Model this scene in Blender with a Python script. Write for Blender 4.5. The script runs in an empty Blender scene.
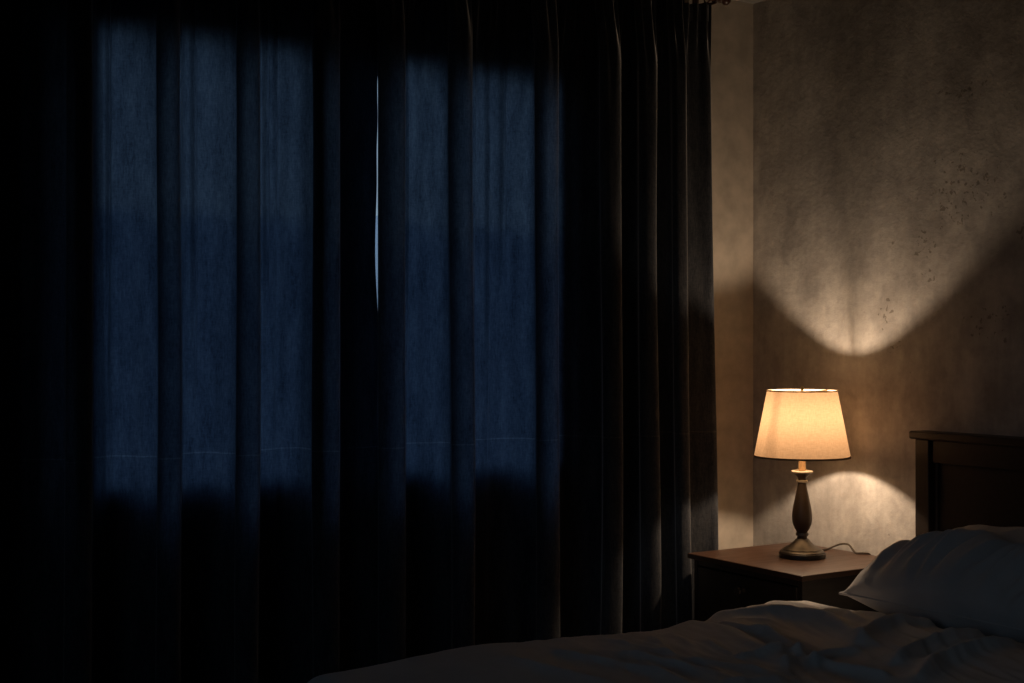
import bpy, bmesh, math, random
from mathutils import Vector, noise, Matrix

random.seed(7)
S = bpy.context.scene
COL = S.collection
PI = math.pi

# ------------------------------------------------------------------ helpers
def link(name, bm, mat, parent=None, smooth=True, angle=0.6):
    me = bpy.data.meshes.new(name)
    bmesh.ops.recalc_face_normals(bm, faces=bm.faces)
    bm.to_mesh(me); bm.free()
    if smooth:
        for p in me.polygons: p.use_smooth = True
        if angle is not None:
            try: me.set_sharp_from_angle(angle=angle)
            except Exception: pass
    if mat: me.materials.append(mat)
    o = bpy.data.objects.new(name, me)
    COL.objects.link(o)
    if parent: o.parent = parent
    return o

def tag(o, label, cat, group=None, kind=None):
    o['label'] = label; o['category'] = cat
    if group: o['group'] = group
    if kind: o['kind'] = kind
    return o

def struct(o):
    o['kind'] = 'structure'
    return o

def empty(name, loc, label, cat, group=None):
    o = bpy.data.objects.new(name, None)
    o.empty_display_size = 0.05
    o.location = loc
    COL.objects.link(o)
    return tag(o, label, cat, group)

def box(bm, x0, x1, y0, y1, z0, z1, bev=0.0, seg=2):
    r = bmesh.ops.create_cube(bm, size=1.0)
    vs = r['verts']
    for v in vs:
        v.co.x = x0 + (v.co.x + .5) * (x1 - x0)
        v.co.y = y0 + (v.co.y + .5) * (y1 - y0)
        v.co.z = z0 + (v.co.z + .5) * (z1 - z0)
    if bev > 0:
        es = list({e for v in vs for e in v.link_edges})
        bmesh.ops.bevel(bm, geom=es, offset=bev, segments=seg, profile=.5, affect='EDGES')

def boxo(name, mat, parent, *b, bev=0.003, off=(0, 0, 0)):
    bm = bmesh.new()
    x0, x1, y0, y1, z0, z1 = b
    box(bm, x0 - off[0], x1 - off[0], y0 - off[1], y1 - off[1], z0 - off[2], z1 - off[2], bev)
    return link(name, bm, mat, parent, smooth=False)

def lathe(bm, prof, n=48, cx=0, cy=0, z0=0):
    rings = []
    for r, z in prof:
        if r < 1e-6:
            rings.append([bm.verts.new((cx, cy, z0 + z))])
        else:
            rings.append([bm.verts.new((cx + r * math.cos(2 * PI * i / n), cy + r * math.sin(2 * PI * i / n), z0 + z)) for i in range(n)])
    for a, b in zip(rings, rings[1:]):
        for i in range(n):
            j = (i + 1) % n
            if len(a) == 1 and len(b) == 1: continue
            if len(a) == 1: bm.faces.new((a[0], b[i], b[j]))
            elif len(b) == 1: bm.faces.new((a[i], a[j], b[0]))
            else: bm.faces.new((a[i], a[j], b[j], b[i]))

def catmull(pts, n):
    out = []
    P = [pts[0]] + list(pts) + [pts[-1]]
    for i in range(1, len(P) - 2):
        p0, p1, p2, p3 = P[i - 1], P[i], P[i + 1], P[i + 2]
        for k in range(n):
            t = k / n; t2 = t * t; t3 = t2 * t
            out.append(tuple(.5 * (2 * b + (c - a) * t + (2 * a - 5 * b + 4 * c - d) * t2 + (3 * b - a - 3 * c + d) * t3)
                             for a, b, c, d in zip(p0, p1, p2, p3)))
    out.append(tuple(pts[-1]))
    return out

def tube(bm, pts, r, n=10, caps=True):
    pts = [Vector(p) for p in pts]
    prev = None; rings = []
    for i, p in enumerate(pts):
        t = (pts[min(i + 1, len(pts) - 1)] - pts[max(i - 1, 0)]).normalized()
        if prev is None:
            a = Vector((0, 0, 1)) if abs(t.z) < .9 else Vector((1, 0, 0))
            nrm = t.cross(a).normalized()
        else:
            nrm = (prev - t * prev.dot(t)).normalized()
        prev = nrm
        b = t.cross(nrm)
        rings.append([bm.verts.new(p + nrm * (r * math.cos(2 * PI * k / n)) + b * (r * math.sin(2 * PI * k / n))) for k in range(n)])
    for A, B in zip(rings, rings[1:]):
        for k in range(n):
            bm.faces.new((A[k], A[(k + 1) % n], B[(k + 1) % n], B[k]))
    if caps:
        bm.faces.new(rings[0][::-1]); bm.faces.new(rings[-1])

def sstep(a, b, x):
    t = max(0., min(1., (x - a) / (b - a)))
    return t * t * (3 - 2 * t)

# ------------------------------------------------------------------ materials
class NT:
    def __init__(self, name):
        self.m = bpy.data.materials.new(name); self.m.use_nodes = True
        self.t = self.m.node_tree; self.t.nodes.clear()
        self.out = self.n('ShaderNodeOutputMaterial')
    def n(self, typ, **kw):
        nd = self.t.nodes.new(typ)
        for k, v in kw.items():
            if k.startswith('i_'):
                nd.inputs[k[2:].replace('_', ' ')].default_value = v
            else: setattr(nd, k, v)
        return nd
    def l(self, a, b): self.t.links.new(a, b)
    def coord(self, scale=(1, 1, 1), which='Object'):
        c = self.n('ShaderNodeTexCoord'); mp = self.n('ShaderNodeMapping')
        mp.inputs['Scale'].default_value = scale
        self.l(c.outputs[which], mp.inputs['Vector'])
        return mp.outputs['Vector']
    def noise(self, vec, scale, detail=4, rough=.55):
        nd = self.n('ShaderNodeTexNoise'); nd.inputs['Scale'].default_value = scale
        nd.inputs['Detail'].default_value = detail; nd.inputs['Roughness'].default_value = rough
        self.l(vec, nd.inputs['Vector']); return nd.outputs['Fac']
    def ramp(self, fac, stops):
        r = self.n('ShaderNodeValToRGB'); e = r.color_ramp.elements
        while len(e) < len(stops): e.new(.5)
        for el, (p, c) in zip(e, stops):
            el.position = p; el.color = c if len(c) == 4 else (*c, 1)
        self.l(fac, r.inputs['Fac']); return r.outputs['Color']
    def math(self, op, a, b=None):
        m = self.n('ShaderNodeMath', operation=op)
        for i, x in enumerate((a, b)):
            if x is None: continue
            if isinstance(x, (int, float)): m.inputs[i].default_value = x
            else: self.l(x, m.inputs[i])
        return m.outputs[0]
    def mul(self, a, b, fac=1.0, typ='MULTIPLY'):
        m = self.n('ShaderNodeMix', data_type='RGBA', blend_type=typ)
        m.inputs['Factor'].default_value = fac
        for i, x in ((6, a), (7, b)):
            if isinstance(x, tuple): m.inputs[i].default_value = (*x, 1)[:4]
            else: self.l(x, m.inputs[i])
        return m.outputs[2]
    def bump(self, h, strength=.3, dist=.01):
        b = self.n('ShaderNodeBump'); b.inputs['Strength'].default_value = strength
        b.inputs['Distance'].default_value = dist
        self.l(h, b.inputs['Height']); return b.outputs['Normal']
    def pbsdf(self, color, rough=.5, metal=0., normal=None, **kw):
        p = self.n('ShaderNodeBsdfPrincipled')
        if isinstance(color, tuple): p.inputs['Base Color'].default_value = (*color, 1)[:4]
        else: self.l(color, p.inputs['Base Color'])
        if isinstance(rough, (int, float)): p.inputs['Roughness'].default_value = rough
        else: self.l(rough, p.inputs['Roughness'])
        p.inputs['Metallic'].default_value = metal
        for k, v in kw.items(): p.inputs[k.replace('_', ' ')].default_value = v
        if normal is not None: self.l(normal, p.inputs['Normal'])
        return p.outputs['BSDF']
    def done(self, sh): self.l(sh, self.out.inputs['Surface']); return self.m

def simple(name, col, rough=.5, metal=0., bump=None, **kw):
    t = NT(name); v = t.coord()
    nz = t.noise(v, 14, 3)
    c = t.mul(col, t.ramp(nz, [(.3, (.8, .8, .8)), (.7, (1.1, 1.1, 1.1))]))
    nrm = t.bump(t.noise(v, bump[0], 3), bump[1], .004) if bump else None
    return t.done(t.pbsdf(c, rough, metal, nrm, **kw))

def wood(name, dark, light, rough=.38, scale=(3, 30, 30), **kw):
    t = NT(name); v = t.coord(scale)
    n1 = t.noise(v, 2.2, 6, .6)
    c = t.ramp(n1, [(.3, dark), (.7, light)])
    r = t.math('ADD', t.math('MULTIPLY', t.noise(v, 3, 3), .2), rough - .1)
    return t.done(t.pbsdf(c, r, 0, t.bump(n1, .12, .003), **kw))

def m_plaster():
    # rough mottled concrete plaster of the lamp wall
    t = NT('rough_plaster')
    v = t.coord((1, 1, 1)); vs = t.coord((1, 3.2, .7))
    big = t.noise(v, 2.3, 5, .6); streak = t.noise(vs, 4.5, 5, .65); fine = t.noise(v, 38, 5, .7); blot = t.noise(v, 7, 6, .62)
    c = t.ramp(big, [(.28, (.31, .284, .262)), (.5, (.41, .380, .352)), (.72, (.51, .475, .44))])
    c = t.mul(c, t.ramp(streak, [(.3, (.80, .80, .80)), (.65, (1.04, 1.04, 1.03))]))
    c = t.mul(c, t.ramp(fine, [(.3, (.9, .9, .9)), (.7, (1.06, 1.06, 1.06))]))
    c = t.mul(c, t.ramp(blot, [(.40, (.86, .86, .86)), (.5, (1, 1, 1)), (.58, (1.1, 1.1, 1.09))]))
    # pitted patches
    def patch(y, z, ry, rz):
        c0 = t.n('ShaderNodeTexCoord'); sp = t.n('ShaderNodeSeparateXYZ'); t.l(c0.outputs['Object'], sp.inputs[0])
        dy = t.math('DIVIDE', t.math('SUBTRACT', sp.outputs['Y'], y), ry)
        dz = t.math('DIVIDE', t.math('SUBTRACT', sp.outputs['Z'], z), rz)
        d = t.math('ADD', t.math('MULTIPLY', dy, dy), t.math('MULTIPLY', dz, dz))
        return t.math('MAXIMUM', t.math('SUBTRACT', 1.0, d), 0.0)
    mask = None
    for a in PITS:
        p = patch(*a)
        mask = p if mask is None else t.math('MAXIMUM', mask, p)
    vw = t.n('ShaderNodeVectorMath', operation='ADD'); nn = t.n('ShaderNodeTexNoise'); nn.inputs['Scale'].default_value = 22
    t.l(v, nn.inputs['Vector'])
    sc = t.n('ShaderNodeVectorMath', operation='SCALE'); sc.inputs['Scale'].default_value = .05
    t.l(nn.outputs['Color'], sc.inputs[0]); t.l(v, vw.inputs[0]); t.l(sc.outputs[0], vw.inputs[1])
    vo = t.n('ShaderNodeTexVoronoi'); vo.inputs['Scale'].default_value = 58; t.l(vw.outputs[0], vo.inputs['Vector'])
    gate = t.noise(v, 42, 2)
    pit = t.math('MULTIPLY', t.math('GREATER_THAN', t.math('ADD', t.math('MULTIPLY', mask, .24), gate), .745),
                 t.math('LESS_THAN', vo.outputs['Distance'], .42))
    c = t.mul(c, t.ramp(pit, [(0, (1, 1, 1)), (1, (.6, .58, .55))]))
    h = t.math('ADD', t.math('MULTIPLY', fine, .35), t.math('MULTIPLY', t.noise(v, 9, 5, .6), .9))
    h = t.math('SUBTRACT', h, t.math('MULTIPLY', pit, 1.6))
    return t.done(t.pbsdf(c, .85, 0, t.bump(h, .42, .012), Specular_IOR_Level=.25))

def m_curtain():
    t = NT('navy_curtain_cloth')
    v = t.coord((1, 1, 1))
    vw = t.coord((1.0, 1.0, .22)); vh = t.coord((.25, .25, 1.0))
    g1 = t.noise(vw, 220, 3, .7); g2 = t.noise(vh, 260, 2, .6); g3 = t.noise(vw, 30, 4, .6)
    g = t.math('ADD', t.math('ADD', t.math('MULTIPLY', g1, .45), t.math('MULTIPLY', g2, .2)), t.math('MULTIPLY', g3, .45))
    w = t.ramp(g, [(.40, (.45, .48, .52)), (.55, (1, 1, 1)), (.70, (1.6, 1.55, 1.45))])
    sp = t.n('ShaderNodeSeparateXYZ'); c0 = t.n('ShaderNodeTexCoord'); t.l(c0.outputs['Object'], sp.inputs[0])
    # thin bright line of light painted into the cloth as extra translucency
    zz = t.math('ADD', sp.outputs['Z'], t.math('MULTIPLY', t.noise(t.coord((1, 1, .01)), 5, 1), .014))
    light_line = t.math('LESS_THAN', t.math('ABSOLUTE', t.math('SUBTRACT', zz, LIGHT_LINE_Z + .007)), .0019)
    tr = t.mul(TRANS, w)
    tr = t.mul(tr, t.ramp(light_line, [(0, (1, 1, 1)), (1, (2.2, 1.9, 1.6))]))
    df = t.mul(CURT_D, w)
    nrm = t.bump(g, .25, .002)
    d = t.pbsdf(df, .8, 0, nrm, Specular_IOR_Level=.12, Sheen_Weight=.8, Sheen_Roughness=.35)
    tl = t.n('ShaderNodeBsdfTranslucent'); t.l(tr, tl.inputs['Color'])
    a = t.n('ShaderNodeAddShader'); t.l(d, a.inputs[0]); t.l(tl.outputs[0], a.inputs[1])
    return t.done(a.outputs[0])

def m_shade():
    t = NT('linen_lampshade')
    g = t.math('ADD', t.math('MULTIPLY', t.noise(t.coord((1, 1, .15)), 300, 2), .5), t.math('MULTIPLY', t.noise(t.coord((.2, .2, 1)), 320, 2), .5))
    w = t.ramp(g, [(.35, (.86, .85, .83)), (.65, (1.06, 1.06, 1.06))])
    d = t.n('ShaderNodeBsdfDiffuse'); t.l(t.mul((.20, .16, .11), w), d.inputs['Color'])
    tl = t.n('ShaderNodeBsdfTranslucent'); t.l(t.mul(SHADE_T, w), tl.inputs['Color'])
    a = t.n('ShaderNodeAddShader'); t.l(d.outputs[0], a.inputs[0]); t.l(tl.outputs[0], a.inputs[1])
    return t.done(a.outputs[0])

def m_toptrim():
    t = NT('pale_trim_tape')
    d = t.n('ShaderNodeBsdfDiffuse'); d.inputs['Color'].default_value = (.4, .34, .26, 1)
    tl = t.n('ShaderNodeBsdfTranslucent'); tl.inputs['Color'].default_value = (.42, .36, .28, 1)
    a = t.n('ShaderNodeAddShader'); t.l(d.outputs[0], a.inputs[0]); t.l(tl.outputs[0], a.inputs[1])
    return t.done(a.outputs[0])

def m_glass(name, tint):
    t = NT(name)
    tr = t.n('ShaderNodeBsdfTransparent'); tr.inputs['Color'].default_value = (*tint, 1)
    gl = t.n('ShaderNodeBsdfGlossy'); gl.inputs['Roughness'].default_value = .02
    mx = t.n('ShaderNodeMixShader'); mx.inputs[0].default_value = .06
    t.l(tr.outputs[0], mx.inputs[1]); t.l(gl.outputs[0], mx.inputs[2])
    return t.done(mx.outputs[0])

def m_cloth(name, col, scale=700, sheen=.15):
    t = NT(name); v = t.coord()
    g = t.noise(v, scale, 2, .6); b = t.noise(v, 6, 4)
    c = t.mul(col, t.ramp(b, [(.3, (.88, .88, .88)), (.7, (1.08, 1.08, 1.08))]))
    h = t.math('ADD', t.math('MULTIPLY', g, .12), t.math('MULTIPLY', t.noise(t.coord((1, .5, 1)), 26, 4, .6), .9))
    return t.done(t.pbsdf(c, .85, 0, t.bump(h, .35, .006), Specular_IOR_Level=.15, Sheen_Weight=sheen))

def m_bulb():
    t = NT('bulb_glass')
    tr = t.n('ShaderNodeBsdfTransparent'); em = t.n('ShaderNodeEmission')
    em.inputs['Color'].default_value = (1, .72, .4, 1); em.inputs['Strength'].default_value = 3
    mx = t.n('ShaderNodeMixShader'); mx.inputs[0].default_value = .25
    t.l(tr.outputs[0], mx.inputs[1]); t.l(em.outputs[0], mx.inputs[2])
    return t.done(mx.outputs[0])

def m_floor():
    t = NT('oak_floorboards'); v = t.coord((1, 1, 1))
    br = t.n('ShaderNodeTexBrick'); br.inputs['Scale'].default_value = 1
    br.inputs['Brick Width'].default_value = 1.4; br.inputs['Row Height'].default_value = .13
    br.inputs['Mortar Size'].default_value = .002
    br.inputs['Color1'].default_value = (.11, .065, .036, 1); br.inputs['Color2'].default_value = (.15, .09, .05, 1)
    br.inputs['Mortar'].default_value = (.02, .012, .008, 1); t.l(v, br.inputs['Vector'])
    g = t.noise(t.coord((2, 30, 1)), 3, 5)
    c = t.mul(br.outputs['Color'], t.ramp(g, [(.3, (.7, .7, .7)), (.7, (1.15, 1.15, 1.15))]))
    return t.done(t.pbsdf(c, .45, 0, t.bump(g, .1, .002)))

# ------------------------------------------------------------------ tunables
PITS = [(-.93, 1.76, .20, .17), (-.78, 1.60, .07, .09), (-.80, 1.50, .05, .05), (-.62, 1.40, .05, .1), (-1.02, 1.36, .12, .09), (-.93, 2.05, .14, .05), (-1.15, 1.62, .06, .1), (-.66, 1.27, .04, .05)]
LIGHT_LINE_Z = .99
TRANS = (.048, .060, .079)
CURT_D = (.033, .034, .039)
SHADE_T = (.078, .052, .031)
LAMP_W = 16.5
SKY = (.15, .215, .275)
SKY_K = 1.35
GLOW = (.10, .86, .50); GLOW_P = 26.0; GLOW_K = 15.5
GLOW2 = (-.9, -.25, .42); GLOW2_P = 5.0; GLOW2_K = 1.7  # second sky lobe, added to feed cool fill through the unseen side window

MAT = dict(
    plaster=m_plaster(),
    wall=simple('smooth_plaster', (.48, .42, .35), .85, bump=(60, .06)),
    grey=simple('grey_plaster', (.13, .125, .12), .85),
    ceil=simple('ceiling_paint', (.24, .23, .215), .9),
    floor=m_floor(),
    white=simple('white_gloss_paint', (.55, .55, .53), .4),
    glass=m_glass('window_glass', (.96, .97, .98)),
    dim_sheet=m_glass('dimming_sheet_tint', (.80, .85, .93)),
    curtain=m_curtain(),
    espresso=wood('espresso_wood', (.013, .0085, .0065), (.026, .0165, .012), .42),
    tabletop=wood('espresso_table_top', (.040, .018, .010), (.070, .033, .018), .36, (3, 26, 26)),
    rodwood=wood('mahogany_rod', (.035, .011, .007), (.06, .02, .012), .35),
    bronze=simple('dark_bronze', (.085, .058, .04), .42, .4),
    pewter=simple('antique_pewter', (.17, .155, .135), .42, .65),
    black=simple('black_plinth', (.012, .010, .009), .4),
    cream=simple('cream_rim', (.50, .42, .31), .4, .25),
    sleeve=simple('cream_candle_sleeve', (.55, .36, .20), .5),
    brass=simple('brushed_brass', (.6, .45, .24), .3, .9),
    shade=m_shade(),
    trim=simple('shade_trim_tape', (.34, .22, .12), .8),
    toptrim=m_toptrim(),
    bulb=m_bulb(),
    cord=simple('brown_cord', (.05, .035, .022), .5),
    duvet=m_cloth('grey_duvet_cotton', (.52, .49, .465)),
    pillow=m_cloth('grey_pillow_cotton', (.43, .41, .40)),
    sheet=m_cloth('grey_sheet_cotton', (.24, .23, .22)),
)

# ------------------------------------------------------------------ room (corner at the origin; room at x<0, y<0)
X0, Y0, H = -4.6, -4.9, 2.503
WX0, WX1, WZ0, WZ1 = -2.41, -.79, .885, 2.225     # window opening in wall_back
bm = bmesh.new()
T = .14
box(bm, X0 - T, WX0, 0, T, -.1, H + .1)
box(bm, WX1, T, 0, T, -.1, H + .1)
box(bm, WX0, WX1, 0, T, -.1, WZ0)
box(bm, WX0, WX1, 0, T, WZ1, H + .1)
struct(link('wall_back', bm, MAT['wall'], smooth=False))
struct(boxo('wall_right', MAT['plaster'], None, 0, T, Y0 - T, 0, -.1, H + .1, bev=0))
LY0, LY1, LZ0, LZ1 = -4.4, -2.3, .7, 2.2        # unseen window opening added in wall_left to let in cool fill light
bm = bmesh.new()
box(bm, X0 - T, X0, Y0 - T, LY0, -.1, H + .1); box(bm, X0 - T, X0, LY1, 0, -.1, H + .1)
box(bm, X0 - T, X0, LY0, LY1, -.1, LZ0); box(bm, X0 - T, X0, LY0, LY1, LZ1, H + .1)
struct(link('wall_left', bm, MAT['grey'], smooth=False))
w2 = bpy.data.objects.new('fill_window', None); COL.objects.link(w2); struct(w2); w2.location = (X0 - .07, LY0, LZ0)
bm = bmesh.new(); ly, lz = LY1 - LY0, LZ1 - LZ0
box(bm, -.03, .03, 0, .05, 0, lz); box(bm, -.03, .03, ly - .05, ly, 0, lz); box(bm, -.03, .03, .05, ly - .05, 0, .05)
box(bm, -.03, .03, .05, ly - .05, lz - .05, lz); box(bm, -.03, .03, ly / 2 - .03, ly / 2 + .03, .05, lz - .05)
link('window_frame', bm, MAT['white'], w2, smooth=False)
for a, b in ((.05, ly / 2 - .03), (ly / 2 + .03, ly - .05)):
    bm = bmesh.new(); box(bm, -.002, .002, a, b, .05, lz - .05); link('pane', bm, MAT['glass'], w2, smooth=False)
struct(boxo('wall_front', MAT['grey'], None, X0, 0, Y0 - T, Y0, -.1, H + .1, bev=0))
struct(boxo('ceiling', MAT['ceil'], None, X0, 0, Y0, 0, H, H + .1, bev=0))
struct(boxo('floor', MAT['floor'], None, X0, 0, Y0, 0, -.1, 0, bev=0))
struct(boxo('baseboard_back', MAT['white'], None, X0, -.016, -.016, -.0005, 0, .11, bev=.004))
struct(boxo('baseboard_right', MAT['white'], None, -.016, -.0005, Y0, -.0, 0, .11, bev=.004))

# window: twin double-hung sashes
win = bpy.data.objects.new('window_1', None); COL.objects.link(win); struct(win)
win.location = (WX0, .07, WZ0)
woff = (WX0, .07, WZ0)
bm = bmesh.new()
f = .035
def bxo(*b, bev=.003): box(bm, b[0] - woff[0], b[1] - woff[0], b[2] - woff[1], b[3] - woff[1], b[4] - woff[2], b[5] - woff[2], bev)
bxo(WX0, WX0 + f, .004, .085, WZ0, WZ1); bxo(WX1 - f, WX1, .004, .085, WZ0, WZ1)
bxo(WX0, WX1, .004, .085, WZ1 - .02, WZ1); bxo(WX0, WX1, .004, .085, WZ0, WZ0 + .015)
MX = -1.655
bxo(MX - .03, MX + .03, .004, .085, WZ0, WZ1)
link('window_frame', bm, MAT['white'], win, smooth=False)
bm = bmesh.new(); bxo(WX0 - .05, WX1 + .05, -.012, .004, WZ0 - .03, WZ0 - .0005)
link('window_sill', bm, MAT['white'], win, smooth=False)
ZR = 1.675
for a, b in ((WX0 + f, MX - .03), (MX + .03, WX1 - f)):
    lo, hi, y0, y1 = WZ0 + .015, WZ1 - .02, .030, .066
    bm = bmesh.new(); s = .03
    bxo(a, a + s, y0, y1, lo, hi); bxo(b - s, b, y0, y1, lo, hi)
    bxo(a + s, b - s, y0, y1, lo, lo + .032); bxo(a + s, b - s, y0, y1, hi - .03, hi)
    sash = link('sash', bm, MAT['white'], win, smooth=False)
    bm = bmesh.new(); yc = (y0 + y1) / 2
    bxo(a + s, b - s, yc - .002, yc + .002, lo + .03, hi - .03, bev=0)
    link('pane', bm, MAT['glass'], sash, smooth=False)
    bm = bmesh.new(); bxo(a, b, .016, .0172, lo, ZR, bev=0)      # unseen tinted sheet, added to dim light through the lower half
    link('dimming_sheet', bm, MAT['dim_sheet'], win, smooth=False)

# ------------------------------------------------------------------ curtains
ROD_Y, ROD_Z, ZTOP = -.105, 2.468, 2.443
def fold_points(crests, start, end, seed):
    """plan of one curtain: flat backs near the glass, and between them folds that bulge over their neck"""
    r = random.Random(seed)
    pts = list(start)
    for i, (c, A, B) in enumerate(crests):
        nxt, nB = (crests[i + 1][0], crests[i + 1][2]) if i + 1 < len(crests) else (end[0][0], 0)
        va = -.078 + r.uniform(-.005, .005)
        A *= .92; k = A / .12
        lead = i == 0 and len(start) == 1      # this panel begins with the leading edge of a fold
        pts += [] if lead else [(c - .70 * B, va - .004), (c - .56 * B, va - .028 * k)]
        pts += [(c - .74 * B, va - .055 * k), (c - B, va - .080 * k), (c - .92 * B, va - .106 * k),
                (c - .5 * B, va - .122 * k), (c - .010, va - A), (c + .002, va - .098 * k), (c + .001, va - .07 * k), (c - .005, va - .040 * k), (c + .004, va - .014), (c + .022, va - .002)]
        a0, a1 = c + .022, nxt - .70 * nB
        prof = ((.10, .020), (.26, .040), (.40, .045 + r.uniform(-.006, .004)), (.54, .047), (.70, .034 + r.uniform(-.006, .006)), (.86, .016)) if a1 - a0 > .12 else ((.3, .020), (.5, .030), (.7, .018))
        if nB or a1 - a0 > .12:
            for f_, d_ in prof:
                pts.append((a0 + (a1 - a0) * (f_ + r.uniform(-.035, .035)), va + d_ + r.uniform(-.003, .003)))
    pts += list(end)
    return pts

RING_X = []
CREASES = [(-2.325, 1.5), (-2.385, 1.9), (-2.09, 1.45), (-2.135, 2.0), (-1.875, 1.6), (-1.905, 1.75), (-1.845, 2.0), (-1.425, 1.5), (-1.20, 1.7), (-1.145, 1.3), (-1.09, 1.8)]
def slit(z):
    return .0072 - .0135 * math.exp(-((z - 1.56) / (.18 if z < 1.56 else .24)) ** 2) - .0075 * math.exp(-((z - 2.04) / .10) ** 2) - .006 * math.exp(-((z - 1.12) / .14) ** 2) - .0055 * math.exp(-((z - 1.86) / .09) ** 2)

def curtain(name, crests, start, end, label, seed, lean_right=0., lean_left=0.):
    pts = catmull(fold_points(crests, start, end, seed), 9)
    xs0, xs1 = start[0][0], max(p[0] for p in end)
    zs = [.015 + (ZTOP - .015) * (i / 110) for i in range(111)]
    bm = bmesh.new(); rows = []
    L = 0; arc = [0]
    for a, b in zip(pts, pts[1:]):
        L += math.hypot(a[0] - b[0], a[1] - b[1]); arc.append(L)
    for z in zs:
        row = []
        hd = sstep(2.18, 2.43, z)
        for (x, y), s in zip(pts, arc):
            u = (x - xs0) / (xs1 - xs0)
            w = noise.noise(Vector((x * 3.1, z * .55, seed * 7.3)))
            w2 = noise.noise(Vector((x * 9, z * .9, seed * 3.1 + 5)))
            w3 = noise.noise(Vector((s * 24, z * .9, seed * 1.7)))
            depth = max(0, -y - .05) / .12
            y2 = y + .010 * w * (.3 + depth) + .0085 * w3 * (1 - .5 * min(1, depth))
            for xc_, zf in CREASES:
                y2 -= .024 * math.exp(-((x + .006 * w2 - xc_) / .0065) ** 2) * sstep(zf - .45, zf + .15, z) * (1 if y > -.07 else 0)
            x2 = x + .010 * w2 * min(1, depth + .15) * min(1, 9 * min(u + .02, 1.02 - u) if (u if seed == 3 else 1 - u) > .5 else 1)
            # the meeting edges do not hang quite straight
            x2 += slit(z) * max(0, (u - .94) / .06) if seed == 3 else 0
            # flare towards the hem
            x2 += lean_right * u ** 6 * (1 - sstep(0, 2.4, z)) + lean_left * (1 - u) ** 6 * (1 - sstep(0, 2.4, z))
            # gathered heading: shallow, with fine pencil pleats
            fine = .009 * math.sin(s * 2 * PI / .036 + 2 * w2)
            yh = ROD_Y + .006 + .62 * (y2 + .10) + fine
            g = sstep(1.95, 2.42, z) * .8
            y2 = y2 * (1 - hd) + yh * hd + fine * .5 * g
            if 0.9 < z < 2.2 or True: y2 = min(y2, -.018)
            row.append(bm.verts.new((x2, y2, z)))
        rows.append(row)
    for A, B in zip(rows, rows[1:]):
        for i in range(len(A) - 1):
            bm.faces.new((A[i], A[i + 1], B[i + 1], B[i]))
    cx = (xs0 + xs1) / 2
    for v in bm.verts: v.co.x -= cx
    root = empty(name, (cx, 0, 0), label, 'curtain', 'navy curtains over the window')
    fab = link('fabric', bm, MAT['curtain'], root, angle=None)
    # heading tape behind the top, and rings on the rod
    bm = bmesh.new()
    strip = []
    for (x, y), s in list(zip(pts, arc))[::3]:
        yh = min(ROD_Y + .006 + .62 * (y + .10), -.021) + .004
        strip.append((x - cx, yh))
    lo = [bm.verts.new((x, y, ZTOP - .06)) for x, y in strip]; hi = [bm.verts.new((x, y, ZTOP - .004)) for x, y in strip]
    for i in range(len(lo) - 1): bm.faces.new((lo[i], lo[i + 1], hi[i + 1], hi[i]))
    link('heading_tape', bm, MAT['curtain'], root, angle=None)
    RING_X.extend([xs0 + .02] + [c for c, A, B in crests] + [xs1 - .012])
    return root

LC = [(-2.86, .12, .06), (-2.65, .12, .06), (-2.405, .12, .062), (-2.174, .125, .056), (-1.952, .12, .058), (-1.712, .12, .072)]
curtain('window_curtain', LC, [(-2.98, -.06), (-2.93, -.045)], [(-1.655, -.050), (-1.615, -.062), (-1.585, -.082), (-1.5575, -.100), (-1.563, -.108), (-1.60, -.094), (-1.66, -.074)],
        'left navy curtain panel, hanging away from the lamp, with broad moonlit blue folds', 3)
RC = [(-1.502, .12, .078), (-1.274, .12, .064), (-.958, .115, .07), (-.722, .12, .065), (-.570, .12, .055), (-.436, .10, .045)]
curtain('window_curtain', RC, [(-1.526, -.090)], [(-.385, -.055), (-.360, -.066), (-.335, -.098), (-.314, -.124), (-.298, -.118), (-.292, -.09), (-.290, -.03)],
        'right navy curtain panel, ending beside the nightstand and warm-lit wall strip', 5, lean_right=.035)

# rod
rod = empty('curtain_rod', (-1.6, ROD_Y, ROD_Z), 'dark reddish wooden curtain rod with turned finial near the ceiling', 'curtain rod')
bm = bmesh.new(); tube(bm, [(-1.44, 0, 0), (1.352, 0, 0)], .0125, 20); link('rod', bm, MAT['rodwood'], rod)
fin = [(.0, 0), (.013, 0), (.015, .004), (.010, .008), (.008, .012), (.014, .018), (.0185, .026), (.0185, .034), (.013, .042), (.006, .046), (0, .047)]
for sgn, x in ((1, 1.350), (-1, -1.438)):
    bm = bmesh.new(); lathe(bm, fin, 24)
    for v in bm.verts: v.co = Vector((x + sgn * v.co.z, v.co.y, v.co.x))
    link('finial', bm, MAT['rodwood'], rod)
for x in RING_X:
    x -= -1.6
    if x < -1.40: continue
    bm = bmesh.new()
    tube(bm, [(x + .003 * math.sin(a), .017 * math.cos(a), -.004 + .017 * math.sin(a)) for a in [2 * PI * k / 24 for k in range(25)]], .0026, 8, False)
    tube(bm, [(x, 0, -.020), (x, .001, -.0242)], .0016, 6)
    link('curtain_ring', bm, MAT['rodwood'], rod)
for x in (-1.39, .03, 1.33):
    bm = bmesh.new()
    box(bm, x - .012, x + .012, -ROD_Y - .008, -ROD_Y, -.022, .055, .002)
    tube(bm, catmull([(x, -ROD_Y - .004, -.008), (x, .05, -.012), (x, .015, -.017), (x, -.006, -.0165)], 5), .0045, 8)
    tube(bm, [(x, .0155 * math.cos(a), .0155 * math.sin(a)) for a in [PI + PI * k / 12 for k in range(13)]], .003, 8)
    link('bracket', bm, MAT['rodwood'], rod)

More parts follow.
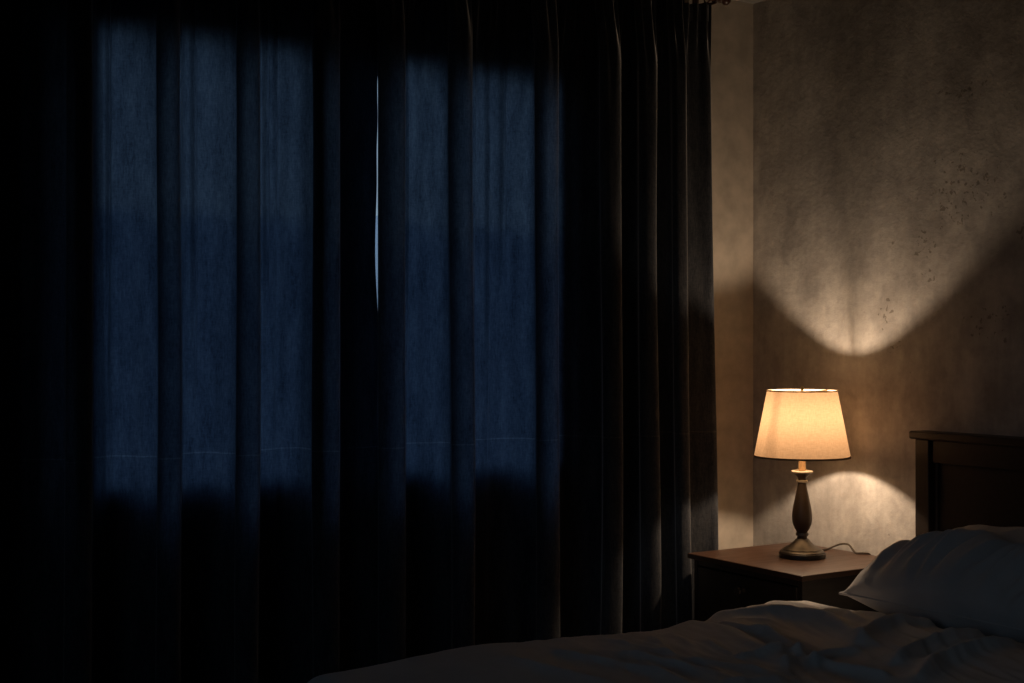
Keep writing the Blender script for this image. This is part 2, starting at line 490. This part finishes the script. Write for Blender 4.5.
# ------------------------------------------------------------------ nightstand
NZ = .607
nx0, nx1, ny0, ny1 = -.494, -.018, -.753, -.228
ns = empty('nightstand', ((nx0 + nx1) / 2, (ny0 + ny1) / 2, 0), 'dark brown wooden nightstand in the corner under the lamp', 'nightstand')
o = tuple(ns.location)
boxo('table_top', MAT['tabletop'], ns, nx0, nx1, ny0, ny1, NZ - .017, NZ, bev=.003, off=o)
bm = bmesh.new()
def bo(*b, bev=.002): box(bm, b[0] - o[0], b[1] - o[0], b[2] - o[1], b[3] - o[1], b[4] - o[2], b[5] - o[2], bev)
bx0, bx1, by0, by1 = nx0 + .016, nx1 - .004, ny0 + .016, ny1 - .016
bo(bx0, bx1, by0, by0 + .018, .13, NZ - .017); bo(bx0, bx1, by1 - .018, by1, .13, NZ - .017)
bo(bx1 - .008, bx1, by0 + .018, by1 - .018, .13, NZ - .017)
bo(bx0, bx1 - .008, by0 + .018, by1 - .018, .13, .148); bo(bx0 + .002, bx1 - .008, by0 + .018, by1 - .018, .355, .371)
bo(bx0 + .002, bx0 + .02, by0 + .018, by1 - .018, .57, NZ - .017)
link('carcass', bm, MAT['espresso'], ns, smooth=False)
for z0, z1 in ((.374, .567), (.151, .352)):
    bm = bmesh.new(); bo(bx0 - .002, bx0 + .018, by0 + .021, by1 - .021, z0, z1, bev=.003)
    bo(bx0 + .018, bx1 - .03, by0 + .03, by1 - .03, z0 + .015, z1 - .03)
    d = link('drawer', bm, MAT['espresso'], ns, smooth=False)
    bm = bmesh.new(); lathe(bm, [(.0, 0), (.010, 0), (.008, .004), (.006, .012), (.012, .018), (.015, .023), (.012, .028), (0, .030)], 24)
    kz = z1 - .045 if z0 > .3 else (z0 + z1) / 2
    for v in bm.verts: v.co = Vector((bx0 - .002 - v.co.z - o[0], -.482 + v.co.y - o[1], kz + v.co.x - o[2]))
    link('knob', bm, MAT['bronze'], d)
for x in (bx0 + .022, bx1 - .022):
    for y in (by0 + .022, by1 - .022):
        bm = bmesh.new()
        lathe(bm, [(0, .0), (.013, 0), (.020, .13), (0, .13)], 4)
        for v in bm.verts:
            v.co = Matrix.Rotation(PI / 4, 3, 'Z') @ v.co; v.co += Vector((x - o[0], y - o[1], 0))
        link('leg', bm, MAT['espresso'], ns, smooth=False)

# ------------------------------------------------------------------ lamp
LX, LY = -.238, -.490
lamp = empty('table_lamp', (LX, LY, NZ), 'lit table lamp with beige tapered shade on the dark nightstand', 'lamp')
def lpart(name, prof, mat, parent=None, n=56):
    bm = bmesh.new(); lathe(bm, prof, n); return link(name, bm, mat, parent or lamp, angle=.7)
base = lpart('base', [(0, 0), (.071, 0), (.0735, .002), (.0735, .014), (.071, .0165), (0, .0165)], MAT['black'])
lpart('base_dome', [(0, .0165), (.0695, .0165), (.070, .019), (.066, .0225), (.062, .024), (.061, .027), (.056, .030), (.047, .034), (.038, .040), (.030, .047), (.0235, .054), (.0205, .0585), (0, .0585)], MAT['pewter'])
st = lpart('turned_stem', [(0, .0585), (.0165, .0585), (.0155, .066), (.016, .079), (.0185, .083), (.0245, .093), (.0295, .106), (.0318, .120), (.0318, .134), (.0300, .152), (.0262, .172), (.0215, .193), (.0172, .213), (.0140, .230), (.0128, .238), (.0122, .246), (.0125, .250), (.0158, .256), (.022, .263), (.029, .268), (.0315, .2695), (0, .2695)], MAT['bronze'])
def ring(z, r, t, mat, nm): return lpart(nm, [(r - t, z - t), (r - t * .3, z - t), (r, z - t * .3), (r, z + t * .3), (r - t * .3, z + t), (r - t, z + t)], mat, st)
ring(.0735, .0205, .005, MAT['pewter'], 'collar_ring')
ring(.2425, .0185, .004, MAT['cream'], 'neck_ring')
lpart('drip_pan', [(0, .2695), (.0315, .2695), (.034, .271), (.034, .2745), (.031, .276), (.012, .2745), (0, .2745)], MAT['cream'])
lpart('candle_sleeve', [(.0, .2745), (.0108, .2745), (.0108, .335), (0, .335)], MAT['sleeve'])
lpart('socket', [(0, .335), (.016, .335), (.017, .342), (.017, .372), (.0145, .378), (0, .378)], MAT['brass'])
lpart('bulb', [(.0, .378), (.013, .378), (.0135, .388), (.017, .398), (.0255, .412), (.029, .428), (.0285, .440), (.023, .454), (.012, .463), (0, .466)], MAT['bulb'])
bm = bmesh.new()
hp = catmull([(.017, 0, .345), (.030, 0, .36), (.048, 0, .40), (.052, 0, .445), (.040, 0, .49), (.018, 0, .518), (0, 0, .526)], 6)
hp = hp + [(-x, y, z) for x, y, z in hp[::-1][1:]]
hp = [(x, x * .06, z) for x, y, z in hp]
tube(bm, hp, .0018, 8); link('harp', bm, MAT['brass'], lamp)
ZB, ZT, RB, RT = .319, .533, .152, .110
bm = bmesh.new()
prof = [(RB + (RT - RB) * i / 16, ZB + (ZT - ZB) * i / 16) for i in range(17)]
lathe(bm, prof, 96)
shade = link('lamp_shade', bm, MAT['shade'], lamp, angle=None)
for z, r, nm in ((ZB, RB, 'bottom_trim'), (ZT, RT, 'top_trim')):
    k = (RT - RB) / (ZT - ZB); h = .006 if z == ZB else -.004
    bm = bmesh.new(); lathe(bm, [(r + .0012, z), (r + .0016 + k * h, z + h), (r - .0016 + k * h, z + h), (r - .0016, z), (r + .0012, z)], 96)
    link(nm, bm, MAT['trim' if z == ZB else 'toptrim'], shade, angle=None)
bm = bmesh.new()
for a in (0, 2 * PI / 3, 4 * PI / 3):
    tube(bm, [(.004 * math.cos(a), .004 * math.sin(a), .5265), (RT * .55 * math.cos(a), RT * .55 * math.sin(a), .5265), ((RT - .001) * math.cos(a), (RT - .001) * math.sin(a), .529)], .0028, 8)
lathe(bm, [(0, .5245), (.011, .5245), (.011, .5285), (0, .5285)], 20)
link('spider', bm, MAT['brass'], shade)
lpart('finial', [(0, .5285), (.0035, .5285), (.0035, .533), (.006, .536), (.0055, .541), (.003, .545), (0, .546)], MAT['brass'], None, 20)
cz = .0035
def W(x, y, z): return (x - LX, y - LY, z - NZ)
bm = bmesh.new()
tube(bm, catmull([W(-.172, -.470, NZ + .008), W(-.14, -.452, NZ + cz), W(-.095, -.436, NZ + cz), W(-.055, -.425, NZ + .004), W(-.030, -.43, NZ + .012), W(-.022, -.455, NZ + .021), W(-.026, -.487, NZ + .022), W(-.040, -.518, NZ + .011), W(-.046, -.538, NZ + cz), W(-.030, -.556, NZ + cz), W(-.014, -.566, NZ - .0), W(-.009, -.568, NZ - .02)], 8), .0033, 8)
link('power_cord', bm, MAT['cord'], lamp)

ld = bpy.data.lights.new('bulb_light', 'POINT'); ld.energy = LAMP_W; ld.shadow_soft_size = .0145; ld.color = (1, .735, .50)
lo = bpy.data.objects.new('bulb_light', ld); COL.objects.link(lo); lo.location = (0, 0, .430); lo.parent = lamp

# ------------------------------------------------------------------ bed
BX0, BX1, BY0, BY1 = -2.14, -.075, -2.43, -.80
bed = empty('bed', ((BX0 + BX1) / 2, (BY0 + BY1) / 2, 0), 'dark espresso wooden bed with panelled headboard against the rough wall', 'bed')
o = tuple(bed.location)
hb = bpy.data.objects.new('headboard', None); COL.objects.link(hb); hb.parent = bed
def bb(name, par, *b, bev=.003, mat='espresso'): return boxo(name, MAT[mat], par, *b, bev=bev, off=o)
bb('cap_rail', hb, -.078, -.010, BY0 - .016, BY1 + .016, .996, 1.021, bev=.006)
for y0 in (BY1 - .053, BY0): bb('post', hb, -.066, -.016, y0, y0 + .053, 0, .996)
bb('top_rail', hb, -.058, -.022, BY0 + .061, BY1 - .061, .927, .9955)
bb('bottom_rail', hb, -.058, -.022, BY0 + .061, BY1 - .061, .30, .40)
for k, y0 in enumerate((BY1 - .061 - .012, BY0 + .061)): bb('stile', hb, -.050, -.022, y0, y0 + .012, .40, .927)
bb('panel', hb, -.040, -.026, BY0 + .053, BY1 - .053, .28, .996, bev=.001)
for y0 in (BY1 - .045, BY0 + .015): bb('side_rail', bed, BX0 + .06, -.066, y0, y0 + .028, .20, .34)
bb('foot_rail', bed, BX0 + .035, BX0 + .06, BY0 + .015, BY1 - .017, .20, .34)
for y0 in (BY1 - .072, BY0 + .015): bb('leg', bed, BX0 + .062, BX0 + .112, y0 - .0, y0 + .05 if y0 < -1 else y0 + .026, 0, .2)
bm = bmesh.new()
for k in range(12):
    x = BX0 + .14 + k * .165
    box(bm, x - o[0], x + .07 - o[0], BY0 + .043 - o[1], BY1 - .045 - o[1], .27, .29, .002)
sl = link('slat_base', bm, MAT['espresso'], bed, smooth=False)

bm = bmesh.new(); box(bm, BX0 + .065, -.075, BY0 + .05, BY1 - .05, .291, .505, .045, 5)
mt = link('mattress', bm, MAT['sheet']); tag(mt, 'mattress in a grey fitted sheet under the duvet and pillow', 'mattress')

# duvet -------------------------------------------------------------
DZ = .540
def fold(px, py, pts, wl, wr_, h):
    """height of a fold whose crest follows pts; wl / wr_ = half widths on its left and right side (walking along pts)"""
    best = None; tot = len(pts) - 1
    for k in range(tot):
        ax, ay = pts[k]; bx, by = pts[k + 1]
        dx, dy = bx - ax, by - ay; L2 = dx * dx + dy * dy
        t = max(0, min(1, ((px - ax) * dx + (py - ay) * dy) / L2))
        ex, ey = px - ax - t * dx, py - ay - t * dy
        d = ex * ex + ey * ey
        if best is None or d < best[0]: best = (d, (k + t) / tot, dx * ey - dy * ex)
    d, u, side = best
    w_ = wl if side > 0 else wr_
    return h * math.exp(-(d / (w_ * w_)) ** .8) * (.45 + .55 * math.sin(PI * (.12 + .76 * u)))
# crests of the larger folds on the bed, in metres (crest points, left width, right width, height)
FOLDS = [
    # edge of the flat part, and the two long folds beside it
    ([(-.985, -.82), (-.998, -.951), (-.995, -1.03), (-1.048, -1.177), (-1.085, -1.283), (-1.16, -1.40)], .022, .075, .020),
    ([(-.955, -.93), (-.958, -.991), (-.936, -1.067), (-.994, -1.211), (-1.041, -1.311), (-1.06, -1.38)], .016, .017, .024),
    ([(-.875, -.815), (-.775, -.905), (-.753, -1.015), (-.751, -1.109), (-.80, -1.238), (-.825, -1.33)], .034, .022, .019),
    # short folds under the pillow and in front of it
    ([(-.84, -1.31), (-.74, -1.265), (-.649, -1.249), (-.54, -1.273)], .026, .017, .022),
    ([(-.90, -1.48), (-.862, -1.463), (-.78, -1.45), (-.695, -1.44), (-.58, -1.45)], .024, .016, .024),
    ([(-.66, -1.02), (-.665, -1.10), (-.70, -1.18)], .016, .016, .012),
    ([(-.60, -1.08), (-.60, -1.16), (-.63, -1.22)], .014, .014, .010),
    ([(-1.19, -1.262), (-1.09, -1.292), (-.995, -1.315), (-.90, -1.35)], .018, .014, .018),
    ([(-1.15, -1.385), (-1.09, -1.385), (-1.041, -1.395), (-1.015, -1.454), (-1.0, -1.54)], .016, .016, .022),
    ([(-.95, -1.60), (-.84, -1.55), (-.70, -1.54), (-.56, -1.56)], .026, .018, .022),
    # fine creases
    ([(-.80, -.83), (-.745, -.89), (-.715, -.94)], .010, .012, .006),
    ([(-.70, -.83), (-.665, -.90), (-.655, -.97)], .010, .013, .006),
    ([(-.86, -.90), (-.84, -.98), (-.86, -1.06)], .012, .012, .007),
    ([(-1.12, -.93), (-1.16, -1.02), (-1.19, -1.10)], .009, .011, .006),
    ([(-1.19, -.93), (-1.24, -1.03), (-1.28, -1.12)], .009, .011, .006),
    ([(-1.10, -1.05), (-1.15, -1.13), (-1.17, -1.20)], .009, .011, .006),
    ([(-1.26, -1.02), (-1.30, -1.12), (-1.33, -1.20)], .009, .012, .006),
    ([(-1.42, -1.05), (-1.384, -1.129), (-1.36, -1.25), (-1.358, -1.368)], .022, .018, .012),
    ([(-1.54, -1.00), (-1.50, -1.12), (-1.46, -1.26), (-1.46, -1.40)], .026, .020, .012),
    ([(-1.34, -.92), (-1.30, -1.22), (-1.26, -1.32), (-1.24, -1.42)], .016, .016, .010),
    ([(-1.68, -1.02), (-1.66, -1.16), (-1.62, -1.34)], .028, .024, .009),
    ([(-1.24, -1.48), (-1.40, -1.46), (-1.62, -1.50)], .018, .022, .014),
]
PROFILE = [(-2.3, -.012), (-2.05, .006), (-1.68, .026), (-1.45, .015), (-1.20, .006), (-1.03, -.006), (-.86, .010), (-.66, .031), (-.50, .018)]
def base_h(x):
    for (xa, a), (xb, b) in zip(PROFILE, PROFILE[1:]):
        if x <= xb: return a + (b - a) * sstep(xa, xb, x)
    return PROFILE[-1][1]
def wr(x, y):
    wx = x + .014 * noise.noise(Vector((x * 6, y * 6, 1.3))) + .003 * noise.noise(Vector((x * 19, y * 19, 3.3)))
    wy = y + .014 * noise.noise(Vector((x * 5, y * 5, 8.7)))
    h = base_h(x) - .010 + 1.4 * sum(fold(wx, wy, *r) for r in FOLDS)
    act = sstep(-1.9, -1.25, x) * (.3 + .7 * sstep(-.86, -1.0, y))
    n1 = 1 - abs(noise.noise(Vector((wx * 12 - wy * 3.4, wy * 1.7 + wx * .6, 4.2)))) * 2
    n2 = 1 - abs(noise.noise(Vector((wx * 34 - wy * 9, wy * 5 + wx * 1.6, 9.1)))) * 2
    h += (.007 * n1 + .0045 * n2) * (.12 + .88 * act) + .008 * noise.noise(Vector((x * 2.6, y * 2.6, 2.2)))
    return h
bm = bmesh.new()
r_ = .085
ix0, ix1, iy0, iy1 = BX0 - .005 + r_, -.508, BY0 - .03 + r_, BY1 + .032 - r_
DROP = .36
step = .008
nx = int((ix1 - (ix0 - DROP)) / step); ny = int(((iy1 + DROP) - (iy0 - DROP)) / step)
g = []
for i in range(nx + 1):
    X = ix0 - DROP + (ix1 - ix0 + DROP) * i / nx
    row = []
    for j in range(ny + 1):
        Y = iy0 - DROP + (iy1 - iy0 + 2 * DROP) * j / ny
        qx, qy = max(X, ix0), max(iy0, min(iy1, Y))
        dx, dy = X - qx, Y - qy; d = math.hypot(dx, dy)
        h = wr(X, Y)
        if d < 1e-9: p = Vector((X, Y, DZ + h * 1.0)); 
        else:
            n = Vector((dx / d, dy / d, 0)); a = min(d / r_, PI / 2); ext = max(0, d - r_ * PI / 2)
            hor = r_ * math.sin(a); ver = r_ * (1 - math.cos(a)) + min(ext, .40)
            ang = math.atan2(dy, dx)
            fl = .018 * math.sin((X + Y) * 14 + 3 * noise.noise(Vector((X * 3, Y * 3, 0)))) * min(1, ext / .12)
            up = math.cos(a)
            p = Vector((qx, qy, DZ)) + n * (hor + .03 * min(1, ext / .2) + max(-.01, fl) + h * (1 - up) * .5) + Vector((0, 0, -ver + h * up))
        # rolled edge in front of the pillow
        e = (ix1 - X)
        if e < .07:
            k = 1 - e / .07
            p.z -= .034 * (1 - math.sqrt(max(0, 1 - k * k)))
            p.z = max(p.z, .508 if d < r_ else p.z)
        row.append(bm.verts.new(p))
    g.append(row)
for A, B in zip(g, g[1:]):
    for j in range(ny):
        bm.faces.new((A[j], B[j], B[j + 1], A[j + 1]))
dv = link('duvet', bm, MAT['duvet'], angle=None)
tag(dv, 'rumpled grey duvet spread over the bed', 'duvet')
sm = dv.modifiers.new('sub', 'SUBSURF'); sm.levels = 1; sm.render_levels = 1

# pillow -------------------------------------------------------------
bm = bmesh.new()
PX0, PX1, PY0, PY1 = -.497, -.083, -1.69, -.905
N, Mn = 72, 150
top = []; bot = []
for i in range(N + 1):
    a = -1 + 2 * i / N
    rt, rb = [], []
    for j in range(Mn + 1):
        b = -1 + 2 * j / Mn
        # pulled-in edges leave pointed corners
        ca = a * (1 - .075 * (1 - b * b)); 
        cb = b * (1 - .05 * (1 - a * a) )
        x = (PX0 + PX1) / 2 + ca * (PX1 - PX0) / 2
        y = (PY0 + PY1) / 2 + cb * (PY1 - PY0) / 2
        pa = max(0, 1 - abs(a) ** 2.4); pb = max(0, 1 - abs(b) ** 2.6)
        prof = (pa ** .55) * (pb ** .75)
        ze = .580 + .095 * ((a + 1) / 2) ** 1.2
        # puckers along the seams
        sa = (1 - abs(a)); sb = 1 - abs(b)
        puck = .017 * noise.noise(Vector((y * 24, x * 4, 3))) * math.exp(-((sa - .22) / .22) ** 2) + .010 * noise.noise(Vector((x * 24, y * 5, 7))) * math.exp(-((sb - .14) / .14) ** 2)
        wv = .010 * noise.noise(Vector((x * 6, y * 6, 1))) + .011 * (1 - 2 * abs(noise.noise(Vector((x * 6 + y * 4, y * 9 - x * 2, 5)))))
        cr = 1 - 2 * abs(noise.noise(Vector((y * 20 + x * 9 + 1.5 * noise.noise(Vector((x * 5, y * 5, 2))), x * 3.0 - y * 1.5, 11))))
        wv += .040 * cr * math.exp(-((a + .45) / .28) ** 2)
        e = min(1, prof * 4)
        zt = ze + .150 * prof + (puck + wv) * e
        zb = max(ze - .12 * prof, .528)
        zb = min(zb, zt - .0 if e < .01 else zt - .002)
        fx = -.025 * math.exp(-((a + .8) / .35) ** 2) * pb
        if i in (0, N) or j in (0, Mn):
            v = bm.verts.new((x, y, ze)); rt.append(v); rb.append(v)
        else:
            rt.append(bm.verts.new((x + fx, y, zt))); rb.append(bm.verts.new((x, y, zb)))
    top.append(rt); bot.append(rb)
for G, flip in ((top, False), (bot, True)):
    for A, B in zip(G, G[1:]):
        for j in range(Mn):
            q = (A[j], B[j], B[j + 1], A[j + 1])
            try: bm.faces.new(q[::-1] if flip else q)
            except ValueError: pass
pl = link('pillow', bm, MAT['pillow'], angle=None)
tag(pl, 'plump grey pillow leaning on the dark headboard', 'pillow')
sm = pl.modifiers.new('sub', 'SUBSURF'); sm.levels = 1; sm.render_levels = 1
# piped seam round the pillow edge
bm = bmesh.new()
loop = []
def edge(a, b):
    ca = a * (1 - .075 * (1 - b * b)); cb = b * (1 - .05 * (1 - a * a))
    return ((PX0 + PX1) / 2 + ca * (PX1 - PX0) / 2, (PY0 + PY1) / 2 + cb * (PY1 - PY0) / 2,   .580 + .095 * ((a + 1) / 2) ** 1.2)
n = 40
for k in range(n): loop.append(edge(-1 + 2 * k / n, 1))
for k in range(n): loop.append(edge(1, 1 - 2 * k / n))
for k in range(n): loop.append(edge(1 - 2 * k / n, -1))
for k in range(n): loop.append(edge(-1, -1 + 2 * k / n))
loop.append(loop[0])
tube(bm, loop, .0035, 8, False)
link('piping', bm, MAT['pillow'], pl, angle=None)

# ------------------------------------------------------------------ daylight outside (late dusk)
w = bpy.data.worlds.new('dusk_sky'); S.world = w; w.use_nodes = True
t = w.node_tree; t.nodes.clear()
out = t.nodes.new('ShaderNodeOutputWorld'); bg = t.nodes.new('ShaderNodeBackground')
tc = t.nodes.new('ShaderNodeTexCoord'); sp = t.nodes.new('ShaderNodeSeparateXYZ'); rp = t.nodes.new('ShaderNodeValToRGB')
t.links.new(tc.outputs['Generated'], sp.inputs[0]); t.links.new(sp.outputs['Z'], rp.inputs['Fac'])
rp.color_ramp.elements[0].color = (.004, .005, .006, 1)
rp.color_ramp.elements[1].position = .03; rp.color_ramp.elements[1].color = (*SKY, 1)
n0 = rp.color_ramp.elements.new(1.0); n0.color = (SKY[0] * .5, SKY[1] * .65, SKY[2] * .9, 1)
# afterglow: the sky is brightest low down, straight out from the window
dp = t.nodes.new('ShaderNodeVectorMath'); dp.operation = 'DOT_PRODUCT'; dp.inputs[1].default_value = Vector(GLOW).normalized()
t.links.new(tc.outputs['Generated'], dp.inputs[0])
def mth(op, a, b):
    m = t.nodes.new('ShaderNodeMath'); m.operation = op
    for k, x in enumerate((a, b)):
        if isinstance(x, (int, float)): m.inputs[k].default_value = x
        else: t.links.new(x, m.inputs[k])
    return m.outputs[0]
gl = mth('POWER', mth('MAXIMUM', dp.outputs['Value'], 0.0), GLOW_P)
dp2 = t.nodes.new('ShaderNodeVectorMath'); dp2.operation = 'DOT_PRODUCT'; dp2.inputs[1].default_value = Vector(GLOW2).normalized()
t.links.new(tc.outputs['Generated'], dp2.inputs[0])
gl2 = mth('POWER', mth('MAXIMUM', dp2.outputs['Value'], 0.0), GLOW2_P)
st_ = mth('MULTIPLY', mth('ADD', mth('ADD', mth('MULTIPLY', gl, GLOW_K), mth('MULTIPLY', gl2, GLOW2_K)), 1.0), SKY_K)
t.links.new(rp.outputs['Color'], bg.inputs['Color']); t.links.new(st_, bg.inputs['Strength'])
t.links.new(bg.outputs[0], out.inputs['Surface'])
def portal(name, loc, rot, sx, sy):
    pd = bpy.data.lights.new(name, 'AREA'); pd.shape = 'RECTANGLE'; pd.size = sx; pd.size_y = sy
    pd.cycles.is_portal = True
    po = bpy.data.objects.new(name, pd); COL.objects.link(po); po.location = loc; po.rotation_euler = rot
portal('window_portal', ((WX0 + WX1) / 2, .135, (WZ0 + WZ1) / 2), (-PI / 2, 0, 0), WX1 - WX0, WZ1 - WZ0)
portal('window_portal', (X0 - .135, (LY0 + LY1) / 2, (LZ0 + LZ1) / 2), (0, -PI / 2, 0), LZ1 - LZ0, LY1 - LY0)

# ------------------------------------------------------------------ camera
cd = bpy.data.cameras.new('camera'); cam = bpy.data.objects.new('camera', cd); COL.objects.link(cam)
cd.sensor_width = 36; cd.lens = 1396 / 1024 * 36; cd.shift_y = -1.5 / 1024
cam.location = (-3.415, -3.751, 1.30)
cam.rotation_euler = (PI / 2, 0, -math.asin(.5375))
S.camera = cam

S.view_settings.view_transform = 'Standard'
S.view_settings.look = 'None'
S.view_settings.gamma = 1
S.view_settings.use_curve_mapping = False
S.view_settings.exposure = 0
S.cycles.use_denoising = True
S.cycles.max_bounces = 12
S.cycles.diffuse_bounces = 6
S.cycles.transparent_max_bounces = 12
S.cycles.sample_clamp_indirect = 4
